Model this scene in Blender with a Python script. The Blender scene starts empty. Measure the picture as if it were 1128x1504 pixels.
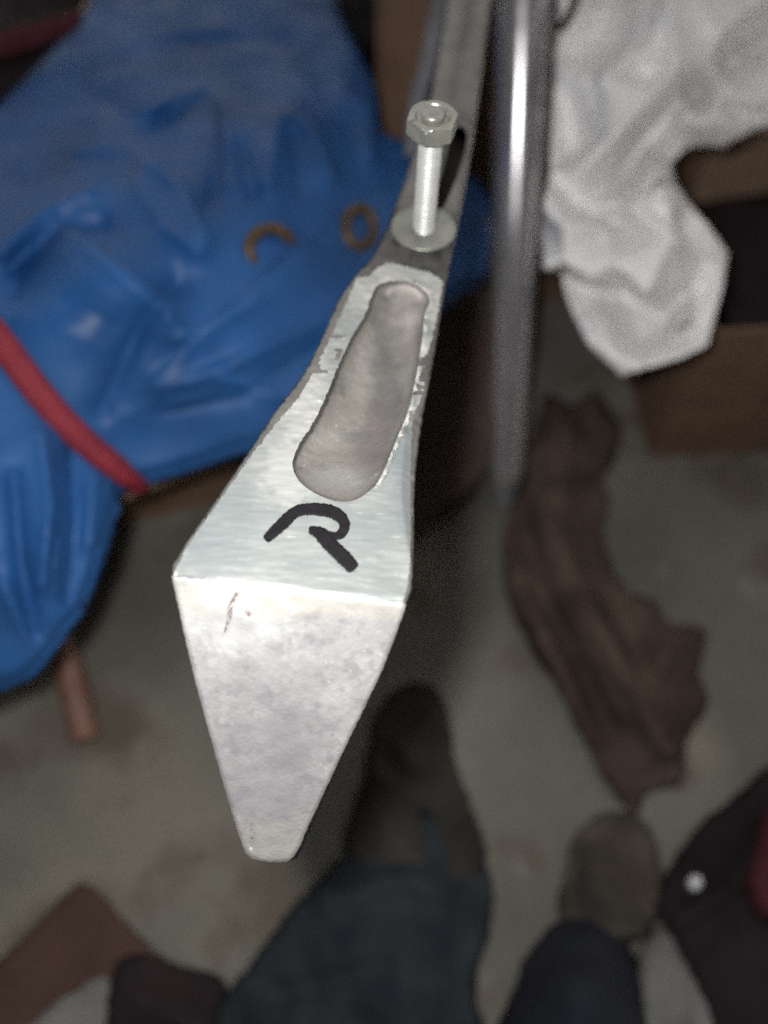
import bpy, math, random
import numpy as np
from mathutils import Vector, noise
from mathutils.geometry import delaunay_2d_cdt

random.seed(7); np.random.seed(7)
SC = bpy.context.scene
COL = SC.collection

# ------------------------------------------------------------------ camera
H = 0.65                                   # lens height above the floor, metres
PITCH = math.radians(60)                   # looking down
F = 1158.0                                 # focal length for a 1128 x 1504 frame
cam_d = bpy.data.cameras.new('camera'); cam = bpy.data.objects.new('camera', cam_d)
COL.objects.link(cam); SC.camera = cam
cam.location = (0, 0, H); cam.rotation_euler = (math.pi/2 - PITCH, 0, 0)
cam_d.sensor_fit = 'VERTICAL'; cam_d.sensor_height = 36; cam_d.lens = F/1504*36
cam_d.clip_start = 0.005; cam_d.clip_end = 50
cam_d.dof.use_dof = True; cam_d.dof.focus_distance = 0.252; cam_d.dof.aperture_fstop = 3.6

# ------------------------------------------------------------------ light: dim room + phone torch beside the lens
w = bpy.data.worlds.new('World'); SC.world = w; w.use_nodes = True
w.node_tree.nodes['Background'].inputs['Color'].default_value = (1.0, 0.96, 0.93, 1)
w.node_tree.nodes['Background'].inputs['Strength'].default_value = 0.52

fw = Vector((0, math.cos(PITCH), -math.sin(PITCH))); up = Vector((0, math.sin(PITCH), math.cos(PITCH))); rt = Vector((1, 0, 0))
ld = bpy.data.lights.new('phone_torch', 'AREA'); lamp = bpy.data.objects.new('phone_torch', ld); COL.objects.link(lamp)
ld.shape = 'DISK'; ld.size = 0.024; ld.energy = 1.75; ld.color = (1.0, 0.985, 0.965)
lamp.location = cam.location + rt*-0.029 + up*0.018
lamp.rotation_euler = cam.rotation_euler

SC.view_settings.view_transform = 'Standard'; SC.view_settings.look = 'None'
SC.view_settings.exposure = 0.0; SC.view_settings.gamma = 1.0; SC.view_settings.use_curve_mapping = False
SC.render.engine = 'CYCLES'
SC.cycles.use_denoising = False; SC.cycles.use_adaptive_sampling = True; SC.cycles.adaptive_threshold = 0.095; SC.cycles.adaptive_min_samples = 22
SC.cycles.sample_clamp_direct = 6; SC.cycles.sample_clamp_indirect = 2
SC.cycles.max_bounces = 5

# ------------------------------------------------------------------ helpers
CAM = np.array(cam.location); FW = np.array(fw); UP = np.array(up); RT = np.array(rt)
def rays(p):
    p = np.asarray(p, float)
    return FW + ((p[..., 0]-564)/F)[..., None]*RT + ((752-p[..., 1])/F)[..., None]*UP
def P(p, d):                                # survey point: direction + distance along the axis -> world
    return CAM + rays(p)*np.asarray(d, float)[..., None]
def at_z(p, z):                             # distance at which that direction meets height z
    return (np.asarray(z, float)-H)/rays(p)[..., 2]
def PZ(x, y, z=0.0):
    p = np.array([x, y], float); return Vector(P(p, at_z(p, z)))
def plane_from(pts):                        # pts: (x, y, d)
    q = [P(np.array(t[:2], float), t[2]) for t in pts]
    n = np.cross(q[1]-q[0], q[2]-q[0]); n /= np.linalg.norm(n)
    c = n @ (q[0]-CAM)
    return lambda p: c/(rays(p) @ n)
def tps(ctrl):
    c = np.array(ctrl, float); X = c[:, :2]/500.0; n = len(X)
    def U(r2): return np.where(r2 > 1e-12, r2*np.log(np.maximum(r2, 1e-12)), 0)
    K = U(((X[:, None]-X[None])**2).sum(-1)) + 1e-4*np.eye(n)
    Q = np.hstack([np.ones((n, 1)), X])
    A = np.block([[K, Q], [Q.T, np.zeros((3, 3))]])
    s = np.linalg.solve(A, np.concatenate([c[:, 2], np.zeros(3)]))
    def f(p):
        x = np.asarray(p, float)/500.0
        return U(((x[:, None]-X[None])**2).sum(-1)) @ s[:n] + s[n] + x @ s[n+1:]
    return f
def seg_dist(p, poly, closed=False):
    a = np.array(poly, float); b = np.roll(a, -1, 0)
    if not closed: a, b = a[:-1], b[:-1]
    best = np.full(len(p), 1e9)
    for s, e in zip(a, b):
        d = e-s; t = np.clip(((p-s) @ d)/max(d @ d, 1e-9), 0, 1)
        best = np.minimum(best, np.hypot(*(p-(s+t[:, None]*d)).T))
    return best
def inside(p, poly):
    a = np.array(poly, float); b = np.roll(a, -1, 0); r = np.zeros(len(p), bool)
    for (x0, y0), (x1, y1) in zip(a, b):
        if y0 == y1: continue
        c = ((y0 > p[:, 1]) != (y1 > p[:, 1])) & (p[:, 0] < (x1-x0)*(p[:, 1]-y0)/(y1-y0)+x0)
        r ^= c
    return r
def smooth_line(pts, step, closed=True, rough=0.0):
    pts = [np.array(q, float) for q in pts]; n = len(pts); out = []
    rng = range(n if closed else n-1)
    for i in rng:
        g = lambda k: pts[k % n] if closed else pts[min(max(k, 0), n-1)]
        p0, p1, p2, p3 = g(i-1), g(i), g(i+1), g(i+2)
        m = max(1, int(np.hypot(*(p2-p1))/step))
        for j in range(m):
            t = j/m
            q = .5*(2*p1+(p2-p0)*t+(2*p0-5*p1+4*p2-p3)*t*t+(3*p1-p0-3*p2+p3)*t**3)
            out.append(q+np.random.normal(0, rough, 2) if rough else q)
    if not closed: out.append(pts[-1])
    return np.array(out)
def straight_line(pts, step):
    pts = np.array(pts, float); out = []
    for a, b in zip(pts, np.roll(pts, -1, 0)):
        m = max(1, int(np.hypot(*(b-a))/step))
        out += [a+(b-a)*j/m for j in range(m)]
    return np.array(out)
def tri_fill(outline, step, lines=(), jitter=.25):
    lo, hi = outline.min(0), outline.max(0)
    gx, gy = np.meshgrid(np.arange(lo[0], hi[0], step), np.arange(lo[1], hi[1], step*.87))
    gx[1::2] += step/2
    g = np.stack([gx.ravel(), gy.ravel()], 1); g += np.random.uniform(-jitter, jitter, g.shape)*step
    g = g[inside(g, outline)]
    k = seg_dist(g, outline, True) > step*.6
    for L, cl in lines: k &= seg_dist(g, L, cl) > step*.55
    g = g[k]
    vs = [Vector(q) for q in outline]; es = [(i, (i+1) % len(outline)) for i in range(len(outline))]
    for L, cl in lines:
        o = len(vs); vs += [Vector(q) for q in L]
        es += [(o+i, o+i+1) for i in range(len(L)-1)] + ([(o+len(L)-1, o)] if cl else [])
    vs += [Vector(q) for q in g]
    v, _, f, *_ = delaunay_2d_cdt(vs, es, [], 0, 1e-4)
    v = np.array([tuple(q) for q in v]); f = np.array([t for t in f if len(t) == 3])
    cen = v[f].mean(1); f = f[inside(cen, outline)]
    a = v[f]; ar = (a[:, 1, 0]-a[:, 0, 0])*(a[:, 2, 1]-a[:, 0, 1])-(a[:, 1, 1]-a[:, 0, 1])*(a[:, 2, 0]-a[:, 0, 0])
    f = f[np.abs(ar) > 1e-6]; ar = ar[np.abs(ar) > 1e-6]
    f[ar > 0] = f[ar > 0][:, ::-1]           # y runs down: make faces look at the lens
    return v, f
def border(f):
    e = {}
    for t in f:
        for i in range(3): e[(t[i], t[(i+1) % 3])] = 1
    return [(a, b) for a, b in e if (b, a) not in e]
def fbm(P3, scale, octv=4, seed=0.0):
    o = Vector((seed, seed*1.7, seed*.3))
    return np.array([noise.fractal(Vector(q)*scale+o, 1.0, 2.0, octv) for q in P3])

def link(name, me, mat, parent=None, smooth=True):
    o = bpy.data.objects.new(name, me); COL.objects.link(o)
    if mat: me.materials.append(mat)
    if smooth: me.polygons.foreach_set('use_smooth', [True]*len(me.polygons))
    if parent is not None:
        o.parent = parent; o.matrix_parent_inverse = parent.matrix_world.inverted() if False else o.matrix_parent_inverse
        me.transform(__import__('mathutils').Matrix.Translation(-Vector(root_loc(parent))))
    return o
def root_loc(o):
    v = Vector((0, 0, 0))
    while o is not None: v += o.location; o = o.parent
    return v
def mesh(name, V, Fc, mat, parent=None, smooth=True):
    me = bpy.data.meshes.new(name); me.from_pydata([tuple(map(float, q)) for q in V], [], [tuple(map(int, t)) for t in Fc]); me.update()
    return link(name, me, mat, parent, smooth)
def sub_mesh(name, V, Fc, mat, parent=None, smooth=True):
    used = sorted({i for t in Fc for i in t}); m = {u: i for i, u in enumerate(used)}
    return mesh(name, [V[u] for u in used], [[m[i] for i in t] for t in Fc], mat, parent, smooth)
def tag(o, label, cat=None, group=None, kind=None):
    if label: o['label'] = label
    if cat: o['category'] = cat
    if group: o['group'] = group
    if kind: o['kind'] = kind
    return o
def empty(name, loc):
    o = bpy.data.objects.new(name, None); COL.objects.link(o); o.location = loc; o.empty_display_size = .02
    return o
def tube(name, pts, r, mat, parent=None, seg=14, radii=None, squash=None):
    pts = [Vector(p) for p in pts]; n = len(pts); V = []; Fc = []
    ref = Vector((0, 0, 1))
    for i, p in enumerate(pts):
        t = (pts[min(i+1, n-1)]-pts[max(i-1, 0)]).normalized()
        a = t.cross(ref); a = t.cross(Vector((1, 0, 0))) if a.length < 1e-3 else a
        a.normalize(); b = a.cross(t).normalized()
        rr = radii[i] if radii else r
        for k in range(seg):
            th = 2*math.pi*k/seg
            V.append(p+a*rr*math.cos(th)+b*rr*(squash or 1)*math.sin(th))
    for i in range(n-1):
        for k in range(seg):
            k2 = (k+1) % seg
            Fc.append((i*seg+k, i*seg+k2, (i+1)*seg+k2, (i+1)*seg+k))
    Fc.append(tuple(range(seg))[::-1]); Fc.append(tuple((n-1)*seg+k for k in range(seg)))
    return mesh(name, V, Fc, mat, parent)
def spline3(pts, n):
    pts = [Vector(p) for p in pts]; out = []
    for i in range(len(pts)-1):
        g = lambda k: pts[min(max(k, 0), len(pts)-1)]
        for j in range(n):
            t = j/n; p0, p1, p2, p3 = g(i-1), g(i), g(i+1), g(i+2)
            out.append(.5*(2*p1+(p2-p0)*t+(2*p0-5*p1+4*p2-p3)*t*t+(3*p1-p0-3*p2+p3)*t**3))
    out.append(pts[-1]); return out

# ------------------------------------------------------------------ materials
def mat(name, cols, scale=20, rough=.6, metal=0.0, bump=0.0, bscale=200, stretch=(1, 1, 1), spots=None, spec=.5,
        bstretch=None, rvar=.1, detail=6, weave=0, sheen=0, trans=0):
    m = bpy.data.materials.new(name); m.use_nodes = True; nt = m.node_tree; N = nt.nodes; L = nt.links
    b = N['Principled BSDF']
    tc = N.new('ShaderNodeTexCoord')
    def mapped(s):
        mp = N.new('ShaderNodeMapping'); mp.inputs['Scale'].default_value = s; L.new(tc.outputs['Object'], mp.inputs['Vector']); return mp.outputs['Vector']
    nz = N.new('ShaderNodeTexNoise'); nz.inputs['Scale'].default_value = scale; nz.inputs['Detail'].default_value = detail
    L.new(mapped(stretch), nz.inputs['Vector'])
    rp = N.new('ShaderNodeValToRGB'); el = rp.color_ramp.elements
    lo, hi = .32, .68
    for i, c in enumerate(cols):
        x = lo+(hi-lo)*i/max(1, len(cols)-1)
        e = el[i] if i < 2 else el.new(x)
        e.position = x; e.color = (*c, 1)
    L.new(nz.outputs['Fac'], rp.inputs['Fac']); colour = rp.outputs['Color']
    for s in spots or []:                      # (colour, scale, threshold, softness, amount)
        n2 = N.new('ShaderNodeTexNoise'); n2.inputs['Scale'].default_value = s[1]; n2.inputs['Detail'].default_value = 5
        L.new(mapped(s[5] if len(s) > 5 else (1, 1, 1)), n2.inputs['Vector'])
        mr = N.new('ShaderNodeMapRange'); mr.inputs[1].default_value = s[2]; mr.inputs[2].default_value = s[2]+s[3]; mr.inputs[4].default_value = s[4]
        L.new(n2.outputs['Fac'], mr.inputs[0])
        mx = N.new('ShaderNodeMix'); mx.data_type = 'RGBA'; mx.inputs[7].default_value = (*s[0], 1)
        L.new(mr.outputs[0], mx.inputs[0]); L.new(colour, mx.inputs[6]); colour = mx.outputs[2]
    L.new(colour, b.inputs['Base Color'])
    mr = N.new('ShaderNodeMapRange'); mr.inputs[1].default_value = .3; mr.inputs[2].default_value = .7
    mr.inputs[3].default_value = max(.02, rough-rvar); mr.inputs[4].default_value = min(1, rough+rvar)
    n3 = N.new('ShaderNodeTexNoise'); n3.inputs['Scale'].default_value = scale*2.3; L.new(mapped(stretch), n3.inputs['Vector'])
    L.new(n3.outputs['Fac'], mr.inputs[0]); L.new(mr.outputs[0], b.inputs['Roughness'])
    b.inputs['Metallic'].default_value = metal; b.inputs['Specular IOR Level'].default_value = spec
    if sheen: b.inputs['Sheen Weight'].default_value = sheen
    if trans: b.inputs['Transmission Weight'].default_value = trans
    if bump:
        n4 = N.new('ShaderNodeTexNoise'); n4.inputs['Scale'].default_value = bscale; n4.inputs['Detail'].default_value = 5
        L.new(mapped(bstretch or (1, 1, 1)), n4.inputs['Vector']); hgt = n4.outputs['Fac']
        if weave:
            for axis in 'XY':
                wv = N.new('ShaderNodeTexWave'); wv.bands_direction = axis; wv.inputs['Scale'].default_value = weave; wv.inputs['Distortion'].default_value = 1
                L.new(tc.outputs['Object'], wv.inputs['Vector'])
                ad = N.new('ShaderNodeMath'); ad.operation = 'MULTIPLY_ADD'; ad.inputs[1].default_value = .3
                L.new(wv.outputs['Fac'], ad.inputs[0]); L.new(hgt, ad.inputs[2]); hgt = ad.outputs[0]
        bp = N.new('ShaderNodeBump'); bp.inputs['Strength'].default_value = bump; bp.inputs['Distance'].default_value = .001
        L.new(hgt, bp.inputs['Height']); L.new(bp.outputs['Normal'], b.inputs['Normal'])
    return m

def blob(m, c, rad, colour, amount=.7, nscale=120, soft=.8):
    nt = m.node_tree; N = nt.nodes; L = nt.links; b = N['Principled BSDF']; src = b.inputs['Base Color'].links[0].from_socket
    tc = N.new('ShaderNodeTexCoord'); sb = N.new('ShaderNodeVectorMath'); sb.operation = 'SUBTRACT'; sb.inputs[1].default_value = c; L.new(tc.outputs['Object'], sb.inputs[0])
    dv = N.new('ShaderNodeVectorMath'); dv.operation = 'DIVIDE'; dv.inputs[1].default_value = rad; L.new(sb.outputs[0], dv.inputs[0])
    ln = N.new('ShaderNodeVectorMath'); ln.operation = 'LENGTH'; L.new(dv.outputs[0], ln.inputs[0])
    nz = N.new('ShaderNodeTexNoise'); nz.inputs['Scale'].default_value = nscale; nz.inputs['Detail'].default_value = 6; L.new(tc.outputs['Object'], nz.inputs['Vector'])
    ad = N.new('ShaderNodeMath'); ad.operation = 'MULTIPLY_ADD'; ad.inputs[1].default_value = 1.6; L.new(nz.outputs['Fac'], ad.inputs[0]); L.new(ln.outputs['Value'], ad.inputs[2])
    mr = N.new('ShaderNodeMapRange'); mr.interpolation_type = 'SMOOTHSTEP'; mr.inputs[1].default_value = 1.8+soft*.5; mr.inputs[2].default_value = 1.8-soft*.5; mr.inputs[4].default_value = amount
    L.new(ad.outputs[0], mr.inputs[0])
    mx = N.new('ShaderNodeMix'); mx.data_type = 'RGBA'; mx.inputs[7].default_value = (*colour, 1)
    L.new(mr.outputs[0], mx.inputs[0]); L.new(src, mx.inputs[6]); L.new(mx.outputs[2], b.inputs['Base Color'])
M = {}
M['end'] = mat('cast_aluminium', [(.295, .295, .288), (.345, .345, .337), (.38, .38, .372)], 90, .5, .2, .22, 900, detail=12,
               spots=[((.225, .212, .235), 190, .50, .13, .6), ((.37, .345, .30), 40, .60, .12, .35), ((.46, .465, .455), 130, .66, .05, .6), ((.25, .21, .205), 220, .64, .05, .5), ((.52, .52, .50), 460, .69, .03, .7), ((.18, .17, .175), 520, .68, .03, .55)])
M['top'] = mat('filed_aluminium', [(.215, .238, .235), (.26, .277, .27), (.30, .312, .303)], 40, .45, .25, .3, 160, stretch=(1, 1.5, 1), bstretch=(.7, 2.6, 1), detail=10,
               spots=[((.18, .21, .222), 30, .52, .16, .6), ((.40, .40, .38), 110, .60, .1, .5, (.7, 2, 1)), ((.19, .20, .20), 260, .63, .06, .5, (.3, 2.5, 1)), ((.46, .46, .44), 300, .68, .04, .6, (.4, 2.5, 1))])
M['cav'] = mat('rough_cast_cavity', [(.185, .175, .157), (.225, .214, .195), (.26, .25, .232)], 50, .55, .2, .3, 1100, detail=10,
               spots=[((.12, .118, .122), 70, .53, .12, .6), ((.22, .185, .17), 130, .62, .06, .45), ((.42, .42, .40), 480, .68, .03, .8), ((.09, .088, .09), 300, .68, .04, .5)])
M['slot'] = mat('painted_bolt_shadow', [(.018, .012, .011), (.04, .028, .025)], 120, .8, 0, .3, 300, spec=.2)  # colour of the bolt's shadow, painted onto the tube
M['rim'] = mat('bright_torn_aluminium', [(.38, .375, .35), (.50, .495, .47)], 160, .45, .2, .5, 500)
M['tube'] = mat('dull_grey_tube', [(.135, .13, .12), (.175, .17, .158), (.215, .208, .195)], 70, .26, .5, .2, 400,
               spots=[((.34, .34, .32), 90, .64, .07, .6), ((.07, .065, .06), 120, .62, .08, .5)])
M['bolt'] = mat('zinc_plated_steel', [(.27, .275, .245), (.34, .345, .31)], 150, .32, .55, .12, 900, spots=[((.42, .38, .30), 200, .58, .1, .5), ((.12, .11, .09), 260, .64, .05, .6)])
M['zinc'] = mat('bright_zinc_thread', [(.43, .44, .42), (.50, .51, .49)], 150, .45, .3, .1, 900)
M['ink'] = mat('black_marker_ink', [(.005, .0045, .006), (.009, .008, .010)], 160, .7, 0, .1, 400, spec=.2)
M['wash'] = mat('dull_steel_washer', [(.20, .205, .185), (.27, .275, .245)], 120, .4, .5, .15, 700, spots=[((.34, .33, .29), 160, .6, .08, .5)])
M['crack'] = mat('purple_brown_stain', [(.09, .06, .075), (.17, .13, .14)], 300, .7, 0, .2, 400)
M['tarp'] = mat('blue_woven_tarpaulin', [(.011, .062, .195), (.017, .087, .265), (.026, .11, .315)], 14, .52, 0, .12, 90, weave=330,
               spots=[((.045, .12, .28), 9, .55, .15, .45), ((.016, .045, .14), 24, .62, .1, .45)], spec=.32)
M['brass'] = mat('tarnished_brass', [(.075, .047, .024), (.125, .08, .04)], 90, .5, .3, .3, 300)
M['strap'] = mat('red_strap', [(.22, .016, .032), (.30, .026, .042)], 60, .6, 0, .5, 300, weave=500)
M['white'] = mat('white_plastic_bag', [(.88, .87, .88), (.94, .93, .92)], 18, .42, 0, .25, 70, spec=.5, spots=[((.62, .60, .58), 25, .58, .15, .5)])
M['card'] = mat('brown_cardboard', [(.17, .10, .063), (.23, .14, .09)], 20, .85, 0, .2, 150, spots=[((.10, .06, .045), 16, .58, .12, .6)])
M['tan'] = mat('tan_cardboard', [(.30, .205, .14), (.38, .265, .19)], 22, .85, 0, .2, 150)
M['floor'] = mat('dusty_concrete', [(.13, .124, .104), (.19, .183, .158), (.25, .24, .208)], 5, .9, 0, .5, 60,
                spots=[((.27, .25, .205), 4.5, .50, .12, .7), ((.125, .10, .078), 10, .52, .12, .75), ((.30, .285, .25), 22, .62, .1, .5), ((.10, .09, .075), 60, .66, .05, .6)], spec=.2)
M['rag'] = mat('brown_crumpled_paper', [(.05, .033, .027), (.085, .06, .048), (.135, .097, .078)], 16, .85, 0, .4, 90, spec=.2)
M['navy'] = mat('dark_navy_cloth', [(.018, .025, .032), (.036, .046, .054)], 30, .9, 0, .4, 300, weave=400, spec=.2)
M['tip_shadow'] = mat('painted_tip_shadow', [(.022, .02, .018), (.06, .054, .048)], 18, .9, 0, .4, 200, spec=.2)  # near-black tone for the shadow painted on the floor
M['board'] = mat('shade_lift_brown', [(.09, .066, .058), (.15, .108, .095)], 14, .9, 0, .3, 120, spec=.2)  # brown of the sheet added behind the arm
M['deep'] = mat('deep_navy_cloth', [(.013, .015, .022), (.026, .029, .038)], 30, .9, 0, .4, 300, weave=400, spec=.2)
M['black'] = mat('black_cloth', [(.007, .007, .009), (.014, .013, .016)], 30, .9, 0, .4, 300, spec=.15)  # black of the sheet put in for the dark gap
M['darkbrown'] = mat('dark_brown_board', [(.075, .042, .035), (.11, .065, .05)], 20, .85, 0, .3, 120, spec=.2)
M['maroon'] = mat('dark_maroon_cloth', [(.016, .0125, .014), (.030, .021, .023)], 18, .9, 0, .3, 200, spec=.2)
M['red'] = mat('red_cloth', [(.05, .007, .012), (.08, .012, .018)], 25, .85, 0, .3, 200)
M['grey'] = mat('grey_paper', [(.16, .158, .15), (.23, .225, .215)], 22, .85, 0, .2, 120)
M['pouch'] = mat('dark_brown_cloth', [(.05, .042, .036), (.10, .085, .07)], 30, .9, 0, .3, 200, spec=.2)
M['copper'] = mat('reddish_wooden_stick', [(.20, .10, .075), (.27, .14, .10)], 30, .6, 0, .2, 200)
M['cable'] = mat('black_rubber', [(.02, .017, .015), (.035, .03, .027)], 30, .6)
M['pebble'] = mat('white_plastic_cap', [(.6, .6, .62), (.7, .7, .7)], 60, .5)
M['strip'] = mat('grey_webbing', [(.13, .13, .15), (.19, .19, .21)], 30, .7, 0, .3, 300)
# chrome: a mirror coat over finely scuffed metal
cm = bpy.data.materials.new('scuffed_chrome'); cm.use_nodes = True; nt = cm.node_tree; N = nt.nodes; Lk = nt.links
for x in list(N):
    if x.type != 'OUTPUT_MATERIAL': N.remove(x)
out = [x for x in N if x.type == 'OUTPUT_MATERIAL'][0]
tcn = N.new('ShaderNodeTexCoord'); nz = N.new('ShaderNodeTexNoise'); nz.inputs['Scale'].default_value = 25; Lk.new(tcn.outputs['Object'], nz.inputs['Vector'])
mrn = N.new('ShaderNodeMapRange'); mrn.inputs[1].default_value = .35; mrn.inputs[2].default_value = .7; mrn.inputs[3].default_value = .17; mrn.inputs[4].default_value = .26
Lk.new(nz.outputs['Fac'], mrn.inputs[0])
gs = []
for r, c in ((.045, .5), (.30, .5)):
    g = N.new('ShaderNodeBsdfPrincipled'); g.inputs['Metallic'].default_value = 1; g.inputs['Roughness'].default_value = r
    g.inputs['Base Color'].default_value = (c, c*.985, c*1.0, 1); gs.append(g)
Lk.new(mrn.outputs[0], gs[1].inputs['Roughness']); gs[1].inputs['Metallic'].default_value = .62; gs[1].inputs['Base Color'].default_value = (.74, .72, .735, 1)
mxs = N.new('ShaderNodeMixShader'); mxs.inputs[0].default_value = .75
Lk.new(gs[0].outputs[0], mxs.inputs[1]); Lk.new(gs[1].outputs[0], mxs.inputs[2]); Lk.new(mxs.outputs[0], out.inputs['Surface'])
M['chrome'] = cm

# ------------------------------------------------------------------ setting: floor
n = 60; V = []; Fc = []
xs = np.linspace(-3, 3, n); ys = np.linspace(-2, 4, n)
for j in range(n):
    for i in range(n): V.append((xs[i], ys[j], 0.0))
for j in range(n-1):
    for i in range(n-1): Fc.append((j*n+i, j*n+i+1, (j+1)*n+i+1, (j+1)*n+i))
tag(mesh('floor', V, Fc, M['floor']), 'dusty olive grey concrete floor under the clutter', kind='structure')

# ------------------------------------------------------------------ the pointed aluminium arm
RIDGE_L, RIDGE_R = (258, 846, .2215), (588, 886, .2235)
d_top = plane_from([RIDGE_L, RIDGE_R, (618, 338, .322)])
d_end = plane_from([RIDGE_L, RIDGE_R, (398, 1262, .252)])
sil = ([(252, 838), (262, 816), (285, 780), (330, 715), (366, 662), (402, 606), (430, 570), (452, 537), (475, 490), (497, 440), (524, 402), (545, 378), (562, 345), (577, 308), (592, 268),
        (604, 232), (618, 190), (630, 150), (645, 70), (657, 0), (668, -70), (682, -170), (695, -260)],
       [(748, -260), (739, -170), (729, -70), (722, 0), (713, 70), (704, 140), (695, 205), (686, 262), (675, 320), (664, 372), (654, 425), (645, 480), (634, 545), (622, 610), (613, 675),
        (609, 738), (609, 800), (605, 862), (600, 878), (584, 925), (562, 982), (538, 1034), (510, 1092), (478, 1160), (452, 1216), (438, 1248), (427, 1262), (418, 1266), (398, 1266),
        (378, 1263), (366, 1258), (356, 1242), (334, 1172), (313, 1098), (292, 1020), (275, 952), (264, 900)])
outl = smooth_line(sil[0]+sil[1], 3.0)
ctr = np.array([460, 800.])
j = np.array([noise.noise(Vector((q[0]*.12, q[1]*.12, 3)))*1.0 + noise.noise(Vector((q[0]*.4, q[1]*.4, 9)))*.5 for q in outl])
tang = np.roll(outl, -1, 0)-np.roll(outl, 1, 0); nrm = np.stack([tang[:, 1], -tang[:, 0]], 1); nrm /= np.linalg.norm(nrm, axis=1)[:, None]+1e-9
outl = outl + nrm*(j*np.where(outl[:, 1] > 380, 1, .2))[:, None]
cav_pts = [(546, 434), (536, 462), (513, 502), (496, 539), (482, 575), (460, 621), (443, 646), (430, 678), (437, 703), (460, 723), (494, 736), (522, 734), (547, 717), (562, 695),
           (582, 646), (599, 604), (611, 553), (620, 499), (624, 462), (631, 443), (623, 427), (599, 414), (570, 414), (553, 421)]
cav = smooth_line(cav_pts, 2.6)
cj = np.array([noise.noise(Vector((q[0]*.22, q[1]*.22, 5)))*1.6 + noise.noise(Vector((q[0]*.6, q[1]*.6, 1)))*.9 for q in cav])
ct = np.roll(cav, -1, 0)-np.roll(cav, 1, 0); cn = np.stack([ct[:, 1], -ct[:, 0]], 1); cn /= np.linalg.norm(cn, axis=1)[:, None]+1e-9
cav = cav + cn*(cj*np.where((cav[:, 1] < 660) & (cav[:, 0] < np.interp(cav[:, 1], [400, 740], [590, 500])), 1, .35))[:, None]
mill_pts = [(256, 841), (272, 808), (295, 774), (339, 712), (374, 662), (409, 618), (441, 580), (467, 535), (494, 478), (512, 436), (525, 408), (541, 406), (556, 392), (571, 386), (600, 392), (636, 402), (650, 414),
            (645, 450), (634, 498), (622, 538), (615, 560), (624, 562), (620, 580), (606, 614), (603, 690), (603, 760), (602, 830), (598, 862), (590, 889), (572, 940), (552, 988), (528, 1040), (500, 1096),
            (470, 1160), (444, 1218), (432, 1244), (422, 1258), (398, 1261), (380, 1258), (372, 1254), (362, 1238), (341, 1168), (320, 1095), (299, 1018), (282, 950), (270, 896), (262, 862)]
mill = straight_line(mill_pts, 3.0)
mj = np.array([noise.noise(Vector((q[0]*.15, q[1]*.15, 7)))*2.2 for q in mill])
mt = np.roll(mill, -1, 0)-np.roll(mill, 1, 0); mn = np.stack([mt[:, 1], -mt[:, 0]], 1); mn /= np.linalg.norm(mn, axis=1)[:, None]+1e-9
mill = mill + mn*(mj*np.where((mill[:, 1] > 400) & (mill[:, 1] < 660), 1, .25))[:, None]
spine = [(603, 390), (615, 360), (628, 320), (645, 240), (664, 140), (690, 0), (704, -120), (720, -250)]

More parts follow.
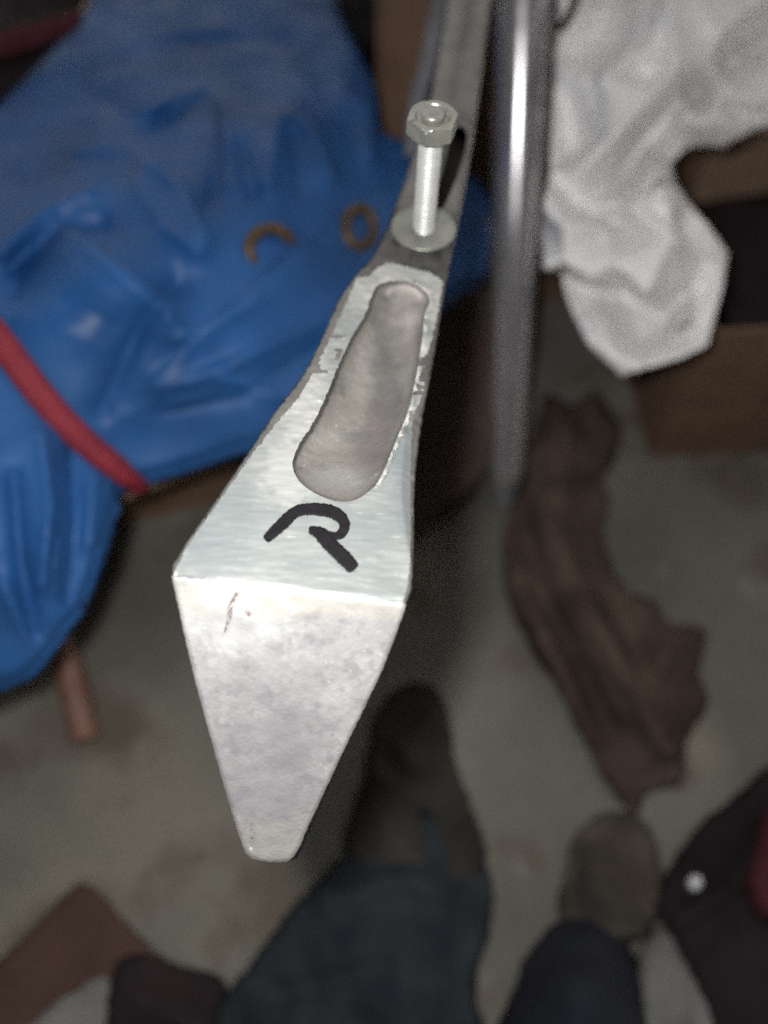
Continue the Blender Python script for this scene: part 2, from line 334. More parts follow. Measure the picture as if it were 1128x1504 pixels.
slot = smooth_line([(662, 196), (672, 186), (682, 188), (686, 204), (678, 240), (664, 278), (650, 306), (638, 316), (638, 292), (648, 258), (656, 226)], 3.0)  # outline of the bolt's cast shadow, dented and coloured dark
def body_depth(p, relief=True):
    a, b = d_top(p), d_end(p)
    k = .0016
    h = np.clip(.5+.5*(a-b)/k, 0, 1); d = b*(1-h)+a*h + k*h*(1-h)          # rounded convex ridge
    ds = seg_dist(p, outl, True); dm = np.where(inside(p, mill), 0, np.minimum(seg_dist(p, mill, True), seg_dist(p, spine)))
    t = ds/np.maximum(ds+dm, 1e-6); gap = (ds+dm)*d/F
    flank = np.minimum(gap, .03)*(1-np.sqrt(np.clip(1-(1-t)**2, 0, 1)))
    d = d + np.where(dm > 0, flank*.95, 0)
    # edges of the flat faces are slightly broken
    d = d + np.where(dm == 0, .0007*np.exp(-ds/3.0), 0)
    # hand filed facet along the left shoulder
    x0 = np.interp(p[:, 1], [560, 640, 690, 850], [452, 425, 396, 318]); fac = np.clip((x0-p[:, 0])/60, 0, 1)*np.clip((p[:, 1]-560)/60, 0, 1)*(h > .5)
    d = d + .0022*fac
    x1 = np.interp(p[:, 1], [590, 640, 720, 800, 870], [606, 594, 588, 598, 612]); fac = np.clip((p[:, 0]-x1)/16, 0, 1)*np.clip((p[:, 1]-590)/30, 0, 1)*(h > .5)
    d = d + .0030*fac
    # burr standing along the right rim of the hollow
    # the hollow
    inc = inside(p, cav); dc = seg_dist(p, cav, True)
    d = d + np.where(inc, (.0080*(1-np.exp(-dc/1.1)))*np.interp(p[:, 1], [660, 735], [1, .35])+.0125*(1-np.exp(-dc/20.0))*np.interp(p[:, 1], [590, 735], [1, .45]), 0)
    d = d - np.where(~inc & (p[:, 0] > np.interp(p[:, 1], [400, 740], [600, 500])) & (p[:, 1] < 715), (.0011+.0008*np.sin(p[:, 1]*.21)*np.sin(p[:, 1]*.083))*np.exp(-((dc-3)/3.2)**2), 0)
    end = np.exp(-(((p[:, 0]-598)/20)**2+((p[:, 1]-448)/34)**2)); d = d - np.where(inc, .006*end, 0)
    ins = inside(p, slot); d = d + np.where(ins, .009*(1-np.exp(-seg_dist(p, slot, True)/2.0)), 0)  # dent inside the outline of the bolt's painted shadow
    if relief:
        q = P(p, d)
        d = d + np.where(inc, .00022*fbm(q, 420, 4, 2.0)+.0001*fbm(q, 90, 2, 5.0), 0)
        d = d + np.where(~inc & (h > .5) & (p[:, 1] < 640) & (p[:, 1] > 385), .0007*fbm(q*np.array([1, 2.2, 1]), 190, 4, 8.0), 0)
        d = d + np.where(~inc & (h > .5) & (p[:, 1] >= 640), .00018*fbm(q*np.array([.6, 3, 1]), 240, 3, 4.0), 0)
        d = d + np.where(h <= .5, .00020*fbm(q, 160, 4, 6.0), 0)
        # struck nick with a hairline crack under the ridge
        d = d + np.where(h <= .5, .0010*np.exp(-(seg_dist(p, [(349, 874), (338, 893), (336, 915), (330, 938)])/2.2)**2), 0)
        d = d - np.where(h <= .5, .0012*np.exp(-(((p[:, 0]-362)/13)**2+((p[:, 1]-908)/15)**2)), 0) - np.where(h <= .5, .0010*np.exp(-(((p[:, 0]-318)/17)**2+((p[:, 1]-896)/15)**2)), 0)
        d = d + np.where(h <= .5, .0009*np.exp(-(seg_dist(p, [(358, 896), (370, 905)])/3.0)**2), 0)
        d = d + np.where(h <= .5, .0009*np.exp(-(seg_dist(p, [(371, 1212), (369, 1245)])/2.0)**2), 0)
    return d
v2, f2 = tri_fill(outl, 3.0, [(cav, True), (slot, True)])
dep = body_depth(v2); W = P(v2, dep)
cen = v2[f2].mean(1)
is_cav = inside(cen, cav); is_mill = inside(cen, mill); is_end = d_end(cen) > d_top(cen)
is_bolt_shadow = inside(cen, slot)
rim_d = seg_dist(cen, cav, True)
wn = fbm(P(cen, d_top(cen))*np.array([1, 1.2, 1]), 110, 4, 21.0)
worn = (~is_cav) & is_mill & (~is_end) & (wn > .10) & (cen[:, 1] < 548) & (cen[:, 0] < np.interp(cen[:, 1], [380, 640], [555, 455])) & (cen[:, 1] > 492)
worn |= (~is_cav) & is_mill & (~is_end) & (wn > .14) & (cen[:, 1] < 625) & (cen[:, 1] > 520) & (cen[:, 0] > 600)
is_mill = is_mill & ~worn
rim = (~is_cav) & (~is_end) & (rim_d < 3.6+9*fbm(P(cen, d_top(cen)), 260, 3, 31.0)) & ((cen[:, 0] > np.interp(cen[:, 1], [400, 740], [585, 530])) | (cen[:, 1] < 440)) & (cen[:, 1] < 712)
is_mill = is_mill & ~rim
arm = empty('metal_arm', PZ(430, 860, .40)); bpy.context.view_layer.update()
tag(arm, 'pointed bare aluminium arm with a long open hollow and black R mark', 'metal arm')
# under side: walls drop and draw in towards the keel
nV = len(W); cl = np.array([(395, 1230), (420, 1050), (440, 880), (500, 700), (565, 520), (618, 340), (650, 200), (690, 0), (720, -250)], float)
ctr_d = body_depth(cl, False); Wc = P(cl, np.minimum(ctr_d, d_top(cl)+.03))
cx = np.interp(W[:, 1], Wc[:, 1], Wc[:, 0]) if np.all(np.diff(Wc[:, 1]) > 0) else W[:, 0]
rings = []
for drop, keep in ((.006, .93), (.014, .74), (.020, .45)):
    Q = W.copy(); Q[:, 0] = cx+(W[:, 0]-cx)*keep; Q[:, 2] = np.minimum(W[:, 2], np.interp(W[:, 1], [.03, .1, .6], [.36, .44, .43]))-drop*np.interp(W[:, 1], [.0, .05, .12], [.15, .5, 1]); Q[:, 1] += drop*.35*np.clip((.12-W[:, 1])/.05, 0, 1); rings.append(Q)
allV = np.vstack([W]+rings); bd = border(f2); side = []
for k in range(3):
    for a, b in bd:
        side.append((b+k*nV, a+k*nV, a+(k+1)*nV, b+(k+1)*nV))
bottom = [tuple(int(i)+3*nV for i in t[::-1]) for t in f2]
tube_faces = [tuple(t) for t in f2[~is_cav & ~is_mill & ~is_end & ~rim & ~is_bolt_shadow]] + side + bottom
sub_mesh('tube', allV, tube_faces, M['tube'], arm)
sub_mesh('end_face', allV, [tuple(t) for t in f2[is_end]], M['end'], arm)['label'] = 'mottled tapering end face with a cracked nick'
sub_mesh('filed_face', allV, [tuple(t) for t in f2[~is_end & is_mill & ~is_cav]], M['top'], arm)
sub_mesh('slot', allV, [tuple(t) for t in f2[is_bolt_shadow]], M['slot'], arm)['label'] = 'dark brown dent painted as the shadow of the bolt on the tube'
sub_mesh('rim', allV, [tuple(t) for t in f2[rim]], M['rim'], arm)['label'] = 'bright ragged rim along the hollow'
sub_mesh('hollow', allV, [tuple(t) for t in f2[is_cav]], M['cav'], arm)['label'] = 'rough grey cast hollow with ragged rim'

org = np.array(arm.location)
def loc(x, y): q = np.array([[float(x), float(y)]]); return tuple(P(q, body_depth(q, False))[0]-org)
blob(M['cav'], loc(602, 452), (.0062, .012, .02), (.30, .28, .265), .8, 140)
blob(M['cav'], loc(568, 575), (.0062, .030, .02), (.105, .103, .103), .75, 130, 1.2)  # mottled streak, painted darker as shade so the hollow reads concave
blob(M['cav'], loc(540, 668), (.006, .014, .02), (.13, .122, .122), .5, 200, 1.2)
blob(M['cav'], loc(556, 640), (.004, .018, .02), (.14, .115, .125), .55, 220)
blob(M['cav'], loc(500, 705), (.009, .006, .02), (.27, .27, .265), .5, 160)
blob(M['end'], loc(395, 1140), (.020, .028, .05), (.225, .213, .232), .6, 330, 1.5)
blob(M['end'], loc(425, 1090), (.006, .006, .05), (.20, .185, .20), .4, 380)
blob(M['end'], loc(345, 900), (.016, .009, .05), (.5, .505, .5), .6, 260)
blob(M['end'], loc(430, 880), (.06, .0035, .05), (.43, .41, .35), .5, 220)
blob(M['end'], loc(395, 1250), (.014, .008, .05), (.36, .345, .305), .5, 160)
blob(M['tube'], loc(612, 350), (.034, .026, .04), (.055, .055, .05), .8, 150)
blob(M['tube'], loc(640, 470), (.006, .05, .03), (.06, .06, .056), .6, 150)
blob(M['top'], loc(330, 770), (.010, .022, .05), (.19, .225, .235), .55, 110)
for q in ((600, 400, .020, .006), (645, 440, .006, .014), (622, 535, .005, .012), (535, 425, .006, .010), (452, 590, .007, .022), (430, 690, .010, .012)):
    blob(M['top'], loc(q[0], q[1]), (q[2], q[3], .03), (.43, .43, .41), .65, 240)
blob(M['top'], loc(600, 700), (.005, .025, .05), (.17, .19, .20), .5, 130)
# the marker letter: one continuous ribbon stroke and a thick leg
def ribbon(name, pts, widths, parent, lift=.00035):
    c = smooth_line(pts, 2.0, closed=False); n = len(c)
    wd = np.interp(np.linspace(0, 1, n), np.linspace(0, 1, len(widths)), widths)
    t = np.gradient(c, axis=0); t /= np.linalg.norm(t, axis=1)[:, None]; nn = np.stack([-t[:, 1], t[:, 0]], 1)
    K = 7; rows = []
    for k in range(K):
        s = (k/(K-1)-.5)
        jit = np.array([noise.noise(Vector((q[0]*.35, q[1]*.35, k*.5+11)))*1.5 for q in c]) if k in (0, K-1) else 0
        rows.append(c+nn*(wd*s+jit)[:, None])
    # rounded ends
    G = np.stack(rows, 1)
    for e, sgn in ((0, -1), (n-1, 1)):
        for k in range(K):
            s = 2*k/(K-1)-1; G[e, k] += sgn*t[e]*wd[e]*.32*math.sqrt(max(0, 1-s*s))*.5
    p = G.reshape(-1, 2); top = P(p, body_depth(p, True)-lift); bot = P(p, body_depth(p, True)+.0004)
    V = np.vstack([top, bot]); m = n*K; Fc = []
    for i in range(n-1):
        for k in range(K-1):
            a = i*K+k; Fc.append((a, a+1, a+K+1, a+K))
    for i in range(n-1):
        for k in (0, K-1):
            a = i*K+k; q = (a, a+K, a+K+m, a+m); Fc.append(q if k == 0 else q[::-1])
    me = mesh(name, V, Fc, M['ink'], parent); return me
letter = empty('letter', (0, 0, 0)); letter.parent = arm; letter.location = (0, 0, 0); letter['label'] = 'hand drawn black marker letter R'
ribbon('stroke', [(391, 792), (414, 770), (436, 751), (462, 748), (488, 752), (503, 763), (506, 774), (498, 786), (484, 786), (470, 779), (455, 778)], [13, 17, 19, 17, 18, 20, 19, 16, 13, 11, 10], letter)
ribbon('stroke', [(456, 778), (468, 783), (484, 799), (504, 818), (519, 834)], [12, 20, 22, 23, 20], letter, .0005)

ribbon('crack', [(348, 872), (340, 888), (336, 910), (331, 930)], [4, 6, 5, 3], arm, .0001).data.materials[0] = M['crack']
ribbon('crack', [(359, 897), (368, 905)], [3, 6, 3], arm, .0001).data.materials[0] = M['crack']
ribbon('crack', [(371, 1214), (369, 1244)], [2, 3, 2], arm, .0001).data.materials[0] = M['crack']
# bolt standing in the tube
base = P(np.array([[622., 338.]]), body_depth(np.array([[622., 338.]]), False))[0]
base = Vector(base)
bolt = empty('bolt', (0, 0, 0)); bolt.parent = arm; bolt.location = base-root_loc(arm)
axis = Vector((.022, -.02, 1)).normalized()
from mathutils import Matrix
R3 = axis.to_track_quat('Z', 'Y').to_matrix()
def on_axis(x, y, z): return base + R3 @ Vector((x, y, z))
def lathe(name, prof, mat_, parent, seg=48, fn=None):
    V = []; Fc = []
    for (r, z) in prof:
        for k in range(seg):
            th = 2*math.pi*k/seg; rr = r if fn is None else fn(r, th, z)
            V.append(on_axis(rr*math.cos(th), rr*math.sin(th), z))
    for i in range(len(prof)-1):
        for k in range(seg):
            k2 = (k+1) % seg; Fc.append((i*seg+k, i*seg+k2, (i+1)*seg+k2, (i+1)*seg+k))
    Fc.append(tuple(range(seg))[::-1]); Fc.append(tuple((len(prof)-1)*seg+k for k in range(seg)))
    return mesh(name, V, Fc, mat_, parent)
pitch = .00125; zz = np.linspace(-.004, .0455, 280)
def thread(r, th, z):
    ph = (z/pitch-th/(2*math.pi)) % 1.0; return r-.0006*abs(2*ph-1)*(1 if z < .0445 else 0)
lathe('threaded_shank', [(.0046, z) for z in zz], M['zinc'], bolt, 36, thread)
# washer, tilted slightly with the tube top
lathe('washer', [(.0043, .0002), (.0128, .0002), (.0133, .0007), (.0133, .0014), (.0128, .0018), (.0050, .0018), (.0043, .0015)], M['wash'], bolt, 56)
# nut with chamfered corners
def hexr(th, ap): 
    a = (th+math.radians(35)) % (math.pi/3) - math.pi/6
    return ap/math.cos(a)
AP = .0083
def nutf(r, th, z): return min(r, hexr(th, AP))
nut_prof = [(r_*1.05, z_+.0072) for r_, z_ in [(.0080, .0372), (.0092, .0377), (.0094, .0380), (.0094, .0425), (.0088, .0432), (.0081, .0437), (.0070, .04372), (.0062, .04370), (.0056, .0429), (.0051, .0424)]]
nt_o = lathe('hex_nut', nut_prof, M['bolt'], bolt, 72, nutf)
nt_o.data.polygons.foreach_set('use_smooth', [False]*len(nt_o.data.polygons))
lathe('bolt_tip', [(r_, z_+.0072) for r_, z_ in [(.0042, .041), (.0042, .0442), (.0037, .0450), (.0028, .0452), (.0020, .0449), (.0006, .0448)]], M['bolt'], bolt, 40)

# ------------------------------------------------------------------ chrome pole
foot = Vector(PZ(741, 738, 0)); topp = Vector(P(np.array([769., 0.]), .585)); dirn = (topp-foot).normalized(); far = topp+dirn*.35
pole = empty('chrome_pole', foot); tag(pole, 'tall shiny chrome tube standing beside the white bag', 'pole')
def ax_ring(p0, dr, prof, seg=64):
    q = dr.to_track_quat('Z', 'Y').to_matrix(); V = []; Fc = []
    for r, z in prof:
        for k in range(seg):
            th = 2*math.pi*k/seg; V.append(p0+q @ Vector((r*math.cos(th), r*math.sin(th), z)))
    for i in range(len(prof)-1):
        for k in range(seg):
            k2 = (k+1) % seg; Fc.append((i*seg+k, i*seg+k2, (i+1)*seg+k2, (i+1)*seg+k))
    Fc.append(tuple(range(seg))[::-1]); Fc.append(tuple((len(prof)-1)*seg+k for k in range(seg)))
    return V, Fc
Ltot = (far-foot).length
V, Fc = ax_ring(foot, dirn, [(.0156+.0076*t/.41, .012+t) for t in np.linspace(0, Ltot-.012, 31)]); mesh('pole_tube', V, Fc, M['chrome'], pole)
V, Fc = ax_ring(foot, dirn, [(.010, .000), (.0145, .001), (.0155, .004), (.0155, .012), (.0140, .013)]); mesh('end_cap', V, Fc, M['strip'], pole)

# ------------------------------------------------------------------ soft things: thick sheets surveyed point by point
def sheet(name, outline, ctrl, step, mat_, creases=(), steps=(), nz=(0, 1), thick=.004, drop=None, parent=None, rough=0, straight=False, floor_z=None, relax=0, edge_round=0, nz2=None, fold=None, sharp=False, facets=None):
    ol = straight_line(outline, step) if straight else smooth_line(outline, step)
    if rough: ol = ol+np.random.normal(0, rough, ol.shape)
    v, f = tri_fill(ol, step)
    d = tps(ctrl)(v)
    for (pts, amp, wd) in creases:            # amp > 0 stands up towards the viewer
        dd = seg_dist(v, pts); L0 = np.array(pts[0], float); L1 = np.array(pts[-1], float)
        d = d-amp*np.exp(-np.sqrt(dd*dd+6)/wd)*1.15 if sharp else d-amp*np.exp(-(dd/wd)**2)
    for (a, b, amp, wd) in steps:             # one layer lying over another
        a = np.array(a, float); b = np.array(b, float); t = (b-a)/np.hypot(*(b-a)); nn = np.array([t[1], -t[0]])
        s = (v-a) @ nn; al = (v-a) @ t; L = np.hypot(*(b-a))
        m = 1/(1+np.exp(-(al+20)/15))/(1+np.exp((al-L-20)/15))
        d = d-amp*m*(1/(1+np.exp(-s/wd)))*np.exp(-np.clip(s, 0, None)/110)
    if nz[0]: d = d+nz[0]*fbm(P(v, d), nz[1], 4, 3.1)
    if nz2:
        q = P(v, d); d = d+nz2[0]*np.abs(fbm(q, nz2[1], 3, 12.7))
    if facets: d = d-facet_field(facets)(v)
    if fold: d = d+folds(*fold)(v)
    if edge_round:
        de = seg_dist(v, ol, True); r = edge_round; t = np.clip(de/r, 0, 1); d = d+(1-np.sqrt(1-(1-t)**2))*r*d/F
    Wf = P(v, d)
    if floor_z is not None: Wf[:, 2] = np.maximum(Wf[:, 2], floor_z)
    Bk = Wf.copy()
    if drop is not None:
        Bk[:, 2] = np.minimum(Wf[:, 2]-thick, drop); c = Bk.mean(0); Bk[:, :2] = c[:2]+(Bk[:, :2]-c[:2])*.93
    else: Bk[:, 2] -= thick
    Mid = (Wf+Bk)/2; Mid[:, 2] = Wf[:, 2]-thick*.5
    nv = len(Wf); allv = np.vstack([Wf, Bk]); bd = border(f)
    Fc = [tuple(t) for t in f]+[tuple(int(i)+nv for i in t[::-1]) for t in f]+[(b, a, a+nv, b+nv) for a, b in bd]
    o = mesh(name, allv, Fc, mat_, parent)
    return o, (v, d)
def facet_field(pts):                        # crisp flat panels between hand placed corner points (x, y, millimetres towards the viewer)
    a = np.array(pts, float); v, _, f, *_ = delaunay_2d_cdt([Vector(q[:2]) for q in a], [], [], 0, 1e-4)
    v = np.array([tuple(q) for q in v]); h = np.array([a[np.argmin(np.hypot(*(a[:, :2]-q).T)), 2] for q in v])
    def g(p):
        out = np.full(len(p), np.nan)
        for t in f:
            if len(t) != 3: continue
            A, B, C = v[list(t)]; den = (B[1]-C[1])*(A[0]-C[0])+(C[0]-B[0])*(A[1]-C[1])
            if abs(den) < 1e-9: continue
            w0 = ((B[1]-C[1])*(p[:, 0]-C[0])+(C[0]-B[0])*(p[:, 1]-C[1]))/den; w1 = ((C[1]-A[1])*(p[:, 0]-C[0])+(A[0]-C[0])*(p[:, 1]-C[1]))/den; w2 = 1-w0-w1
            m = (w0 >= -1e-6) & (w1 >= -1e-6) & (w2 >= -1e-6); out[m] = (w0*h[t[0]]+w1*h[t[1]]+w2*h[t[2]])[m]
        bad = np.isnan(out)
        for i in np.where(bad)[0]: out[i] = a[np.argmin(np.hypot(*(a[:, :2]-p[i]).T)), 2]
        return out*.001
    return g
def folds(n, w0, w1, amp, seed):
    rg = random.Random(seed); L = [(rg.uniform(0, math.pi), rg.uniform(w0, w1), rg.random(), rg.uniform(.5, 1)) for _ in range(n)]
    def f(v):
        wx = np.array([noise.noise(Vector((q[0]*.006, q[1]*.006, seed))) for q in v])*60; wy = np.array([noise.noise(Vector((q[0]*.006, q[1]*.006, seed+9)))  for q in v])*60
        out = 0
        for k, (a, w, ph, m) in enumerate(L):
            t = ((v[:, 0]+wx)*math.cos(a)+(v[:, 1]+wy)*math.sin(a))/w+ph
            g = np.clip(.5+1.6*np.array([noise.noise(Vector((q[0]*.005, q[1]*.005, seed+20+k))) for q in v]), 0, 1.2)
            out = out+amp*m*g*(np.abs(2*(t % 1)-1)-.5)*w/w1
        return out
    return f
def zc(x, y, z): return (x, y, float(at_z(np.array([x, y], float), z)))

def clutter(name, out, pts, m, label, cat, nz=(.006, 14), creases=(), step=9, thick=.004, drop=0.002, er=14, fold=(3, 60, 160, .012, 2)):
    ctrl = [zc(*q) for q in pts]
    o, _ = sheet(name, out, ctrl, step, m, creases, (), nz, thick, drop, None, edge_round=er, floor_z=.003, rough=1.5, fold=fold if nz[0] > .002 else None)
    return tag(o, label, cat)
# blue tarpaulin bundle
tarp_root = empty('blue_tarpaulin', PZ(150, 500, .2)); tag(tarp_root, 'crumpled blue tarpaulin bundle with brass eyelets on the left', 'tarpaulin')
tarp_out = [(-260, 420), (-40, 190), (60, 90), (128, 10), (150, -90), (300, -150), (470, -90), (492, 0), (530, 80), (552, 130), (560, 190), (588, 205), (660, 250), (706, 268), (722, 320), (716, 390), (670, 425), (600, 480), (560, 520),
            (490, 600), (420, 634), (330, 662), (240, 690), (178, 706), (166, 742), (150, 800), (118, 880), (88, 926), (40, 985), (0, 1004), (-90, 1040), (-260, 1080)]
tarp_ctrl = [zc(-260, 420, .30), zc(128, 10, .29), zc(300, -150, .27), zc(480, 0, .28), zc(555, 150, .28), zc(600, 300, .26), zc(560, 500, .25), zc(420, 625, .245), zc(200, 690, .25), zc(140, 830, .25),
             zc(0, 1000, .23), zc(-260, 1080, .2), zc(300, 300, .325), zc(150, 420, .335), zc(330, 500, .30), zc(60, 620, .30), zc(450, 200, .31), zc(60, 780, .29), zc(-100, 600, .31)]
tc = [([(120, 130), (210, 190), (330, 120)], -.012, 42), ([(60, 240), (170, 220), (250, 170)], -.008, 30),
      ([(110, 225), (200, 215), (260, 270), (300, 350)], .011, 24), ([(220, 160), (300, 130), (330, 160)], .009, 22), ([(310, 150), (320, 250), (310, 300)], -.008, 12),
      ([(150, 200), (190, 215), (215, 240)], .006, 18), ([(330, 190), (335, 270)], .007, 11), ([(352, 215), (375, 290)], -.007, 9), ([(395, 270), (405, 180), (430, 160), (460, 190), (485, 255)], .009, 16),
      ([(435, 200), (440, 270)], -.006, 14), ([(500, 130), (540, 160), (545, 230)], .008, 14), ([(0, 370), (60, 310), (130, 280)], .010, 20), ([(20, 395), (90, 330), (150, 330)], -.009, 16),
      ([(110, 340), (190, 400), (250, 450)], .008, 22), ([(40, 380), (20, 430)], -.006, 14), ([(200, 270), (240, 330), (290, 370)], .007, 20), ([(260, 420), (210, 470), (150, 600)], -.006, 24),
      ([(230, 570), (330, 540), (470, 470)], .004, 12), ([(240, 600), (360, 580), (470, 510)], -.004, 10), ([(260, 500), (380, 440)], .004, 16), ([(330, 560), (440, 590)], .004, 14),
      ([(60, 640), (75, 740), (62, 860)], .006, 13), ([(105, 660), (112, 760), (100, 880)], -.006, 11), ([(20, 700), (30, 820), (50, 930)], -.007, 14), ([(140, 700), (130, 800)], .005, 10), ([(5, 860), (40, 940)], .005, 10),
      ([(0, 505), (90, 610), (190, 700)], -.004, 26), ([(250, 60), (420, 60), (480, 130)], -.010, 30), ([(180, 60), (330, 40)], .006, 26)]
ts = [((600, 236), (405, 392), .008, 4), ((420, 372), (220, 560), .006, 5), ((262, 470), (98, 330), .009, 4), ((470, 470), (190, 600), .004, 4)]
tc = [(a, b*1.7, c*1.0) for a, b, c in tc]; ts = [(a, b, c*1.1, e*.7) for a, b, c, e in ts]
tarp, (tv, td) = sheet('tarpaulin_cloth', tarp_out, tarp_ctrl, 6, M['tarp'], tc, ts, (.0025, 12), .012, None, tarp_root, fold=(4, 110, 300, .007, 3), sharp=True, edge_round=16)
def tarp_at(x, y, lift=0.0):
    i = np.argsort(np.hypot(tv[:, 0]-x, tv[:, 1]-y))[:4]; return Vector(P(np.array([x, y], float), td[i].mean()-lift))
def eyelet(x, y, r, a0, a1, nm='eyelet'):
    pts = []; Pm = tarp_at(x, y, .003); ex = (tarp_at(x+12, y)-tarp_at(x-12, y)).normalized(); ey = (tarp_at(x, y-12)-tarp_at(x, y+12)).normalized()
    for k in range(37):
        th = math.radians(a0+(a1-a0)*k/36); dip = .006*max(0, abs(k/18-1)-.6)/.4 if a1-a0 < 300 else 0; pts.append(Pm+fw*dip+ex*r*math.cos(th)+ey*r*math.sin(th))
    return tube(nm, pts, .0039, M['brass'], tarp_root, 10)
eyelet(528, 334, .0140, 0, 352); eyelet(398, 366, .0145, 28, 215)
# hem stripe seams stitched along the folded edge
tube('hem_seam', [tarp_at(600-i*12, 238+i*9.6, .0005) for i in range(16)], .0016, M['tarp'], tarp_root, 8)
# carton that carries the bundle, and the cardboard sheet between
def box_thing(name, c, size, rz, m, label, cat, open_top=False, wall=.004):
    cz, sz = math.cos(rz), math.sin(rz); o = empty(name, (c[0], c[1], c[2])); tag(o, label, cat)
    def bx(nm, x0, x1, y0, y1, z0, z1, mm=m):
        V = []
        for z in (z0, z1):
            for x, y in ((x0, y0), (x1, y0), (x1, y1), (x0, y1)): V.append((c[0]+x*cz-y*sz, c[1]+x*sz+y*cz, c[2]+z))
        me = mesh(nm, V, [(3, 2, 1, 0), (4, 5, 6, 7), (0, 1, 5, 4), (1, 2, 6, 5), (2, 3, 7, 6), (3, 0, 4, 7)], mm, o, False)
        bv = me.modifiers.new('edge', 'BEVEL'); bv.width = .0012; bv.segments = 2
        return me
    X, Y, Z = size[0]/2, size[1]/2, size[2]
    bx('bottom_panel', -X+wall+.0005, X-wall-.0005, -Y+wall+.0005, Y-wall-.0005, .001, wall)
    bx('side_panel', -X, -X+wall, -Y, Y, 0, Z); bx('side_panel', X-wall, X, -Y, Y, 0, Z)
    bx('front_panel', -X+wall+.0005, X-wall-.0005, -Y, -Y+wall, 0, Z-.001); bx('back_panel', -X+wall+.0005, X-wall-.0005, Y-wall, Y, 0, Z-.001)
    if not open_top: bx('top_panel', -X+.0005, X-.0005, -Y+.0005, Y-.0005, Z+.0005, Z+wall)
    return o, bx
box_thing('support_carton', (-.30, .50, 0), (.36, .30, .19), .3, M['card'], 'brown carton in shadow underneath the blue tarpaulin', 'carton')
sh, _ = sheet('cardboard_sheet', [(160, 728), (178, 724), (240, 700), (300, 676), (390, 640), (400, 560), (200, 560), (110, 690)], [zc(175, 722, .205), zc(300, 676, .205), zc(390, 640, .205), zc(150, 560, .2)],
              8, M['tan'], thick=.012, straight=True, nz=(.0008, 40)); tag(sh, 'tan cardboard edge peeking from under the blue tarpaulin', 'cardboard')
# red strap over the bundle
sp = [tarp_at(x, y, .006) for x, y in ((-60, 425), (0, 500), (60, 580), (120, 645), (176, 690))]+[Vector(P(np.array([200., 712.]), .49))]
tag(tube('red_strap', spline3(sp, 8), .0080, M['strap'], None, 16, squash=.8), 'round red strap running diagonally across the blue tarpaulin', 'strap')
stick = [PZ(62, 870, .075), PZ(90, 950, .06), PZ(112, 1030, .045), PZ(124, 1086, .035)]
tag(tube('wooden_stick', spline3(stick, 6), .011, M['copper'], None, 14), 'short reddish stick poking out below the blue tarpaulin', 'stick')

# ------------------------------------------------------------------ hanging white bag
bag_out = [(822, -60), (800, -160), (960, -200), (1150, -190), (1230, -60), (1200, 110), (1150, 178), (1118, 188), (1096, 196), (1062, 216), (1026, 214), (1000, 222), (986, 240), (992, 268), (1012, 298), (1042, 332),
           (1070, 372), (1062, 420), (1048, 470), (1040, 505), (1002, 524), (960, 536), (916, 553), (886, 528), (862, 500), (845, 465), (830, 424), (826, 398), (794, 392), (794, 330), (808, 250), (815, 120)]
D0 = .43
bag_ctrl = [(x, y, d*1.24) for x, y, d in [(770, -60, .48), (960, -200, .50), (1200, -60, .47), (1120, 185, .435), (1000, 220, .445), (1070, 372, .45), (1040, 505, .455), (916, 553, .462), (830, 420, .46), (790, 390, .43), (780, 200, .47),
            (900, 100, .445), (1000, 100, .425), (1060, 60, .43), (880, 250, .44), (960, 260, .43), (900, 340, .425), (1000, 350, .43), (990, 470, .43), (880, 470, .455), (840, 320, .425), (1050, 150, .42)]]
bc = [([(900, 330), (930, 230), (985, 165)], -.020, 22), ([(850, 240), (890, 210), (975, 150)], .010, 18), ([(985, 0), (995, 100), (1005, 170)], .012, 14), ([(1020, 135), (1060, 95), (1128, 62)], -.016, 10),
      ([(1010, 130), (1040, 150), (1110, 165)], -.008, 7), ([(820, 60), (870, 110), (880, 150)], -.010, 14), ([(835, 150), (850, 230), (845, 300)], -.009, 16), ([(880, 120), (960, 60), (975, 0)], .008, 14),
      ([(800, 280), (850, 320), (895, 335)], .012, 12), ([(955, 270), (975, 260), (985, 330)], .014, 16), ([(985, 300), (995, 370), (1000, 460)], .010, 10), ([(1005, 340), (1020, 370), (1050, 390)], -.008, 12),
      ([(850, 410), (920, 425), (985, 468)], -.012, 12), ([(910, 420), (955, 455)], -.010, 12), ([(870, 440), (890, 500)], .006, 10), ([(1005, 470), (1030, 420)], -.007, 10), ([(940, 545), (1030, 510)], .006, 9),
      ([(1040, 20), (1080, 80)], .008, 12), ([(920, 20), (900, 90)], -.006, 10), ([(1080, 120), (1110, 150)], .006, 9)]
bs = [((792, 396), (1000, 472), .014, 4), ((1000, 470), (985, 290), .010, 4), ((790, 268), (900, 335), .012, 4), ((830, 90), (990, 20), .006, 5), ((1128, 75), (1020, 138), .008, 4)]
